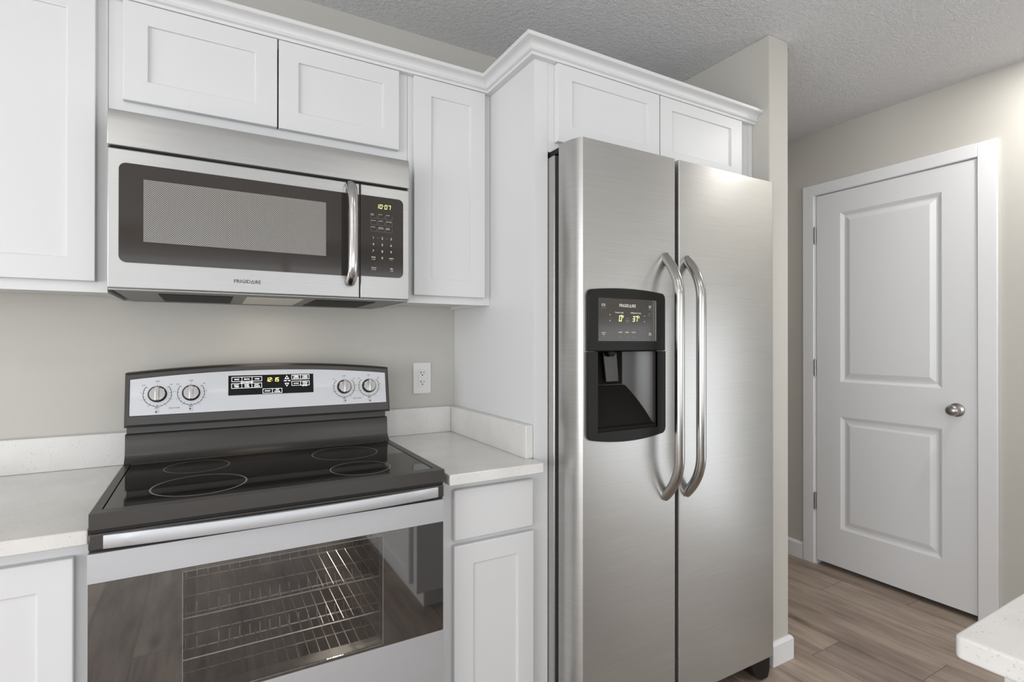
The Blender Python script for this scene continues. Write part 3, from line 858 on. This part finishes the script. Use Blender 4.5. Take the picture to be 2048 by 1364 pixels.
        for i in range(17):
            a = math.radians(-218 + 256 * i / 16); l = .0040 if i % 2 == 0 else .0024
            c_, s_ = math.cos(a), math.sin(a); w_ = .0007
            art.poly([(kx + c_ * r_ - s_ * e_, 0, kz + s_ * r_ + c_ * e_) for r_, e_ in ((R0, -w_), (R0, w_), (R0 - l, w_), (R0 - l, -w_))])
        art.box(kx - .0003, kx + .0003, 0, .0001, kz + .0270, kz + .0320)
        art.text('OFF', kx, kz + .0345, 0, .0034, w=.0105)
        art.text('LO', kx - .0330, kz + .0250, 0, .0034, w=.0070).text('HI', kx + .0330, kz + .0250, 0, .0034, w=.0050)
        for nmb, an in (('2', 172), ('3', 203), ('4', 236), ('6', 304), ('7', 337), ('8', 8)):
            a = math.radians(an); art.text(nmb, kx + .0395 * math.cos(a), kz + .0395 * math.sin(a) - .0015, 0, .0030)
        art.text('MED', kx, kz - .0400, 0, .0034, w=.0105)
        for i, (dx, dz) in enumerate(((-.0026, .0026), (.0026, .0026), (-.0026, -.0026), (.0026, -.0026))):
            c_ = (kx + dx, kz - .0478 + dz)
            if i == dot: art.ring(c_, .00005, .0024, 0, 14, plane='xz')
            else: art.ring(c_, .0017, .0021, 0, 14, plane='xz')
    art.text('PUSH TO TURN', -.0855, 1.0800, 0, .0030, w=.0270).text('PUSH TO TURN', .4385, 1.0810, 0, .0030, w=.0270)
    onpanel(art, .0003).build('dial_print', M_PRINTK, cpn)
    # front: dark handle rail, bowed bar, oven door, storage drawer
    yD = 1.312
    MB().box(xa + .0005, xb - .003, yD + .006, yD + .045, .8945, .9010).build('rail_gap', M_DARK2, t)
    dr = MB().box(xa - .0005, xb - .0025, yD, yD + .045, .8615, .8940).build('handle_rail', M_DARK, t, bevel=.003, seg=2)
    MB().box(xa, xb - .003, yD + .010, yD + .045, .8560, .8612).build('door_gap_shade', M_DARK2, t)  # dark filler standing in for the shadow between handle rail and door
    hb = MB(); rings = []
    h0, h1 = -0.1795, 0.5255; hc_ = (h0 + h1) / 2; hl = (h1 - h0) / 2
    for i in range(49):
        x = h0 + (h1 - h0) * i / 48; u = (x - hc_) / hl
        y = yD - .004 - .020 * (1 - u * u); zz0, zz1 = .8640, .8905
        th = .010 if abs(u) < .70 else .010
        rings.append([(x, y + .001, zz0), (x, y, zz0 + .002), (x, y - .0005, .8772), (x, y, zz1 - .002), (x, y + .001, zz1), (x, min(y + th, yD - .0002) if abs(u) > .97 else y + th, zz1), (x, min(y + th, yD - .0002) if abs(u) > .97 else y + th, zz0)])
    hb.loft(rings).build('handle', M_STEEL_RG, t, smooth=True, angle=40)
    for sx in (h0 + .012, h1 - .062):
        ms = MB(); xs_ = [sx, sx + .05]; rr_ = []
        for x in xs_:
            u = (x - hc_) / hl; y = yD - .004 - .020 * (1 - u * u) + .0095
            rr_.append([(x, y, .866), (x, yD + .0005, .866), (x, yD + .0005, .889), (x, y, .889)])
        ms.loft(rr_).build('handle_mount', M_DARK, t)
    d0, d1, dz0, dz1 = xa - .0015, xb - .0035, 0.245, 0.8555
    gz0, gz1 = 0.5115, 0.7965
    wx0, wx1, wz0, wz1 = -0.046, 0.3800, 0.518, 0.7885
    dt = MB().box(d0, d1, yD, yD + .047, gz1 + .0008, dz1).box(d0, d1, yD, yD + .047, dz0, gz0 - .0008)
    dt.box(d0, wx0 - .002, yD + .006, yD + .047, gz0 - .0008, gz1 + .0008).box(wx1 + .002, d1, yD + .006, yD + .047, gz0 - .0008, gz1 + .0008)
    dt.box(wx0 - .002, wx1 + .002, yD + .006, yD + .047, gz0 - .0008, wz0 - .002).box(wx0 - .002, wx1 + .002, yD + .006, yD + .047, wz1 + .002, gz1 + .0008)
    od = dt.build('oven_door', M_STEEL_RG, t)
    gm = MB().box(d0 + .001, wx0 - .0006, yD + .0005, yD + .0055, gz0, gz1).box(wx1 + .0006, d1 - .001, yD + .0005, yD + .0055, gz0, gz1)
    gm.box(wx0 - .0006, wx1 + .0006, yD + .0005, yD + .0055, gz0, wz0 - .0006).box(wx0 - .0006, wx1 + .0006, yD + .0005, yD + .0055, wz1 + .0006, gz1)
    gm.build('door_glass', M_OVEN, od)
    win = flat().poly(((wx0, yD + .0005, wz0), (wx1, yD + .0005, wz0), (wx1, yD + .0005, wz1), (wx0, yD + .0005, wz1))).build('window_pane', M_TINT, od)
    ln = flat().rect_line(wx0 - .0006, wx1 + .0006, wz0 - .0006, wz1 + .0006, yD + .0003, .0011)
    ln.build('window_outline', M_PRINTG, od)
    MB().box(d0 + .001, d1 - .001, yD + .004, yD + .046, .075, .238).build('storage_drawer', M_STEEL_RG, t, bevel=.003)
    return t
range_()

# ------------------------------------------------------------------ refrigerator
def fridge():
    x0, x1 = 0.926, 1.857; yF = 1.240; yB = 1.331; z0, z1 = 0.100, 1.8735
    t = thing('refrigerator', 'large stainless side-by-side refrigerator with ice dispenser in the alcove', 'refrigerator', ((x0 + x1) / 2, 1.6, 0))
    MB().box(x0, x1 - .004, 1.356, 1.955, 0.03, 1.8520).build('body', M_STEEL, t, bevel=.004)
    MB().box(x0 + .006, x1 - .010, yB + .0005, 1.3555, z0 + .01, 1.8440).build('door_gasket', M_DARK2, t)
    def slab(xa, xb, corner):
        pts = []
        if corner == 'L':
            rx, ry = .030, .056
            pts = [(xa, yB, z0)]
            p0, p1, p2 = (xa, 1.303), (xa + .005, 1.262), (xa + .0225, yF)
            for i in range(13):
                u = i / 12
                pts.append((p0[0] * (1 - u) ** 2 + 2 * p1[0] * u * (1 - u) + p2[0] * u * u, p0[1] * (1 - u) ** 2 + 2 * p1[1] * u * (1 - u) + p2[1] * u * u, z0))
            pts += [(xb - .003, yF, z0), (xb, yF + .003, z0), (xb, yB, z0)]
        else:
            rx, ry = .022, .050
            pts = [(xa, yB, z0), (xa, yF + .003, z0), (xa + .003, yF, z0)]
            for i in range(13):
                a = PI / 2 * (1 - i / 12)
                pts.append((xb - rx * (1 - math.cos(a)), yF + ry * (1 - math.sin(a)), z0))
            pts += [(xb, yB, z0)]
        m = MB(); m.prism(pts, (0, 0, z1 - z0)); return m
    xm0, xm1 = 1.3265, 1.3435
    fd = slab(x0, xm0, 'L').build('freezer_door', M_STEEL, t, smooth=True, angle=25)
    rd = slab(xm1, x1, 'R').build('refrigerator_door', M_STEEL, t, smooth=True, angle=25)
    # dispenser opening in the freezer door
    bx0, bx1, bz0, bz1 = 0.9615, 1.2720, 0.9850, 1.4265
    ox0, ox1, oz0, oz1 = 0.9965, 1.2375, 1.0050, 1.2440
    bool_cut(fd, MB().box(ox0 - .004, ox1 + .004, yF - .02, yB - .006, oz0 - .004, oz1 + .004))
    for p in fd.data.polygons: p.use_smooth = True
    fd.data.set_sharp_from_angle(angle=math.radians(25))
    # bezel with bulged top and bottom edges
    yb = yF - .0095
    def out(z_split_low, z_split_high):
        pts = []
        n = 18; r = .013
        xc_, hw = (bx0 + bx1) / 2, (bx1 - bx0) / 2
        if z_split_low is None:       # lower half, bulged bottom
            pts += [(bx1, z_split_high), (bx0, z_split_high)]
            pts += [(bx0, bz0 + .016), (bx0 + .003, bz0 + .006)]
            for i in range(n + 1):
                u = -0.93 + 1.86 * i / n
                pts.append((xc_ + hw * u, bz0 + .001 - .0155 * (1 - u * u)))
            pts += [(bx1 - .003, bz0 + .006), (bx1, bz0 + .016)]
        else:
            pts += [(bx0, z_split_low), (bx1, z_split_low)]
            pts += [(bx1, bz1 - .016), (bx1 - .003, bz1 - .005)]
            for i in range(n + 1):
                u = 0.93 - 1.86 * i / n
                pts.append((xc_ + hw * u, bz1 + .0005 + .0095 * (1 - u * u)))
            pts += [(bx0 + .003, bz1 - .005), (bx0, bz1 - .016)]
        return pts
    dp = MB().prism([(x, yb, z) for x, z in out(1.2458, None)], (0, .0092, 0)).build('dispenser_panel', M_BLACK, t, bevel=.003, seg=2)
    lo = MB().prism([(x, yb, z) for x, z in out(None, 1.2446)], (0, .0092, 0)).build('dispenser_bezel', M_BLACK, t)
    bool_cut(lo, MB().box(ox0, ox1, yb - .02, yF + .02, oz0, oz1 + .01))
    # recess: curved right wall, flat back, sloping floor
    c = MB(); yk = yB - .008; n = 12
    prof = [(ox0, yb + .003), (ox0, yk)]
    p0, p1, p2 = (1.170, yk), (1.222, 1.288), (ox1, yb + .012)
    for i in range(n + 1):
        u = i / n
        prof.append((p0[0] * (1 - u) ** 2 + 2 * p1[0] * u * (1 - u) + p2[0] * u * u, p0[1] * (1 - u) ** 2 + 2 * p1[1] * u * (1 - u) + p2[1] * u * u))
    prof.append((ox1, yb + .003))
    for i in range(len(prof) - 1):
        (xa_, ya_), (xb_, yb_2) = prof[i], prof[i + 1]
        c.poly(((xa_, ya_, oz0), (xb_, yb_2, oz0), (xb_, yb_2, oz1), (xa_, ya_, oz1)))
    c.poly([(x, y, oz1) for x, y in prof])
    bmesh.ops.remove_doubles(c.bm, verts=c.bm.verts, dist=1e-6)
    c.flat = True
    c.build('dispenser_recess', M_DISPIN, t, smooth=True, angle=50)
    MB().box(ox0 + .001, 1.1695, yk - .0022, yk - .0006, 1.137, oz1 - .001).build('recess_back', M_SLOPE, t)
    sl = MB().prism([(ox0 + .0005, yb + .006, oz0), (ox0 + .0005, yk - .0005, oz0), (ox0 + .0005, yk - .0005, 1.135), (ox0 + .0005, yk - .006, 1.133), (ox0 + .0005, yb + .02, oz0 + .012), (ox0 + .0005, yb + .006, oz0 + .010)], (ox1 - ox0 - .001, 0, 0))
    sl.build('drip_slope', M_SLOPE, t)
    MB().prism([(1.0725, 1.298, 1.240), (1.127, 1.298, 1.240), (1.141, 1.304, 1.147), (1.089, 1.304, 1.147)], (0, .006, 0)).build('dispenser_paddle', M_PADDLE, t, bevel=.0015)
    MB().lathe([(.016, 0), (.016, .010), (.011, .012), (.011, .016)], (1.090, 1.285, 1.2435), (0, 0, -1), 20).build('spout', M_BLACK, t, smooth=True)
    # screen and its print
    sc = MB().box(.9970, 1.2330, yb - .0008, yb - .0001, 1.2760, 1.4045).build('display_screen', M_DISP, dp)
    MB().box(1.2255, 1.2285, yb - .0016, yb - .0009, 1.2765, 1.4035).build('screen_edge', M_CHROME, sc)
    y = yb - .0012
    def B(px, py):      # display crop coordinates to door position
        u = (px - 335) / (1600 - 335)
        return .9970 + .2360 * (u * 0.93 + 0.07 * u * u), 1.4045 - (py - (272 + 80 * u)) / ((1172 - 272) + (1180 - 352 - 900) * u) * .1285
    T = flat(); G = flat(); Ld = flat()
    xa_, zz = B(790, 470); xb_, _ = B(1143, 480); hgt = .0088
    wtot = xb_ - xa_
    T.text('FRIGID', xa_, zz, y, hgt, 'LEFT', wtot * .585)
    tx = xa_ + wtot * .605
    for (a, b) in (((tx, 0), (tx + .0042, hgt)), ((tx + .0042, hgt), (tx + .0084, 0)), ((tx, 0), (tx + .0084, 0))):
        dx, dz = b[0] - a[0], b[1] - a[1]; l = math.hypot(dx, dz); nx, nz = -dz / l * .0007, dx / l * .0007
        T.poly([(p[0] + sg * nx, y, zz + p[1] + sg * nz) for p, sg in ((a, -1), (b, -1), (b, 1), (a, 1))])
    T.text('IRE', xa_ + wtot * .765, zz, y, hgt, 'LEFT', wtot * .235)
    def lab(m, s_, px, py, h, w): 
        x, z = B(px, py); m.text(s_, x, z, y, h, w=w)
    lab(T, 'freezer temp', 790, 600, .0046, .033); lab(T, 'refrigerator temp', 1145, 615, .0046, .043)
    lab(T, 'power', 445, 420, .0042, .0140); lab(T, 'on off', 447, 450, .0042, .0140); lab(G, 'hold 3 sec', 450, 495, .0030, .018)
    lab(T, 'water', 1450, 475, .0042, .0120); lab(T, 'filter', 1450, 505, .0042, .0105); lab(G, 'hold 3 sec', 1450, 548, .0030, .016)
    lab(G, 'reset air\nfilter\nstatus', 1450, 615, .0026, .016)
    lab(T, 'control', 450, 1010, .0042, .0155); lab(T, 'lock', 450, 1045, .0042, .0090); lab(G, 'hold 3 sec', 450, 1088, .0030, .018)
    lab(T, 'light', 1450, 1035, .0046, .0100); lab(T, 'on off', 1450, 1065, .0042, .0120)
    lab(G, 'set', 965, 715, .0038, .0080); lab(G, 'options', 967, 785, .0034, .0165)
    x, z = B(918, 752); G.box(x, x + .0175, y, y + .0001, z, z + .0012)
    for px, py, sg in ((587, 630, 1), (587, 755, -1), (1330, 662, 1), (1330, 782, -1)):
        x, z = B(px, py); T.poly(((x - .0019, y, z - sg * .0017), (x + .0019, y, z - sg * .0017), (x, y, z + sg * .0024)))
    for i, nm in enumerate(('water', 'cube', 'crush')):
        xq, zq = B(762 + i * 142, 1095 + i * 2); G.rect_line(xq, xq + .0232, zq, zq + .0132, y, .0006, top=False)
        T.text(nm, xq + .001, zq + .0136, y, .0046, 'LEFT', .0165)
        T.box(xq + .0115, xq + .0125, y, y + .0001, zq + .0225, zq + .0235)
    x, z = B(778, 768); Ld.seven('0', x, z, y, .0105, .0180, .0022)
    x, z = B(1072, 775); Ld.seven('3', x, z, y, .0085, .0165, .0020).seven('7', x + .0110, z, y, .0085, .0165, .0020)
    for px, py in ((855, 700), (1196, 715)):
        x, z = B(px, py); Ld.text('F', x + .0030, z, y, .0068); Ld.ring((x - .0018, z + .0085), .0007, .0014, y, 12, plane='xz')
    T.build('legend', M_PRINT, sc); G.build('fine_print', M_PRINTG, sc); Ld.build('temperature_digits', M_LED, sc)
    # handles
    def handle(xc_, za, zb_):
        ends = []
        P = []
        c0, c1, c2 = (yF + .003, za + .004), (yF - .056, za - .052), (yF - .060, za - .125)
        for i in range(13):
            u = i / 12
            P.append((xc_, c0[0] * (1 - u) ** 2 + 2 * c1[0] * u * (1 - u) + c2[0] * u * u, c0[1] * (1 - u) ** 2 + 2 * c1[1] * u * (1 - u) + c2[1] * u * u))
        Q = [(p[0], p[1], za + zb_ - p[2]) for p in P][::-1]
        return MB().tube(P + [(xc_, P[-1][1], z) for z in (1.35, 1.2, 1.05, .95)] + Q, .0158, 20)
    handle(1.2805, 1.546, 0.778).build('handle', M_CHROME2, t, smooth=True)
    handle(1.3785, 1.545, 0.776).build('handle', M_CHROME2, t, smooth=True)
    # hinge covers on top, toe grille and roller feet
    for hx in (x0 + .004, x1 - .064):
        hc = MB().box(hx, hx + .06, 1.285, 1.420, 1.8745 if False else 1.8525, 1.8665)
    MB().box(x0 + .003, x0 + .058, 1.3325, 1.420, 1.8525, 1.8695).build('hinge_cover', M_BLACK, t, bevel=.002)
    MB().box(x1 - .066, x1 - .010, 1.3325, 1.420, 1.8525, 1.8695).build('hinge_cover', M_BLACK, t, bevel=.002)
    MB().box(x0 + .010, x1 - .020, 1.345, 1.3555, .012, .098).build('toe_grille', M_BLACK, t)
    for fx, sg in ((x0 + .008, 1), (x1 - .006, -1)):
        pts = [(0, .0985), (.112, .0985), (.112, .075), (.085, .028), (.050, .006), (.012, .004), (0, .030)]
        MB().prism([(fx + sg * px, 1.262, pz) for px, pz in pts], (0, .082, 0)).build('roller_cover', M_BLACK, t, bevel=.003)
    return t
fridge()

for o in list(COL.objects):
    if o.parent is None: continue
    p = o.parent.name.split('.')[0]; n = o.name.split('.')[0]
    txt = {('microwave', 'handle'): 'bowed polished steel handle', ('microwave', 'control_panel'): 'stainless strip with black keypad and 10:07 clock',
           ('refrigerator', 'handle'): 'bowed steel bar handle', ('refrigerator', 'dispenser_bezel'): 'black frame of the ice and water recess',
           ('refrigerator', 'dispenser_panel'): 'black panel with the temperature display', ('electric_range', 'knob'): 'round chrome burner knob',
           ('electric_range', 'cooktop_glass'): 'black glass cooking surface', ('electric_range', 'handle'): 'bowed silver oven handle bar',
           ('door_1', 'door_knob'): 'dark nickel door knob', ('door_1', 'hinge'): 'grey metal hinge'}.get((p, n))
    if txt: o['label'] = txt

# ------------------------------------------------------------------ island corner
IX, IY = 0.7945, 0.2965
def corner_plan(x0, x1, y0, y1, r, z):
    pts = [(x1, y0, z), (x1, y1, z)]
    for i in range(9):
        a = PI / 2 + PI / 2 * i / 8
        pts.append((x0 + r + r * math.cos(a), y1 - r + r * math.sin(a), z))
    pts.append((x0, y0, z)); return pts
tag(MB().prism(corner_plan(IX, 1.76, -1.90, IY, .009, .886), (0, 0, .028)).build('island_worktop', M_QUARTZ, bevel=.0035, seg=3), 'white quartz island worktop with a rounded corner at the lower right', 'countertop')
it = thing('island_cabinet', 'white island base under the quartz top at the lower right corner', 'cabinet', (1.28, -.8, 0))
MB().box(0.842, 1.70, -1.86, 0.264, 0.10, .8855).box(0.90, 1.66, -1.82, 0.20, 0, .10).build('body', M_CAB, it, bevel=.002)
for i in range(3):
    yy = -1.84 + i * .695
    d = MB()
    o = shaker(0, .66, .13, .86, 0)
    for v in o.bm.verts:
        v.co = Vector((0.8415 - .0192 + v.co.y, yy + v.co.x, v.co.z))
    o.build('door', M_CAB, it, bevel=.002)
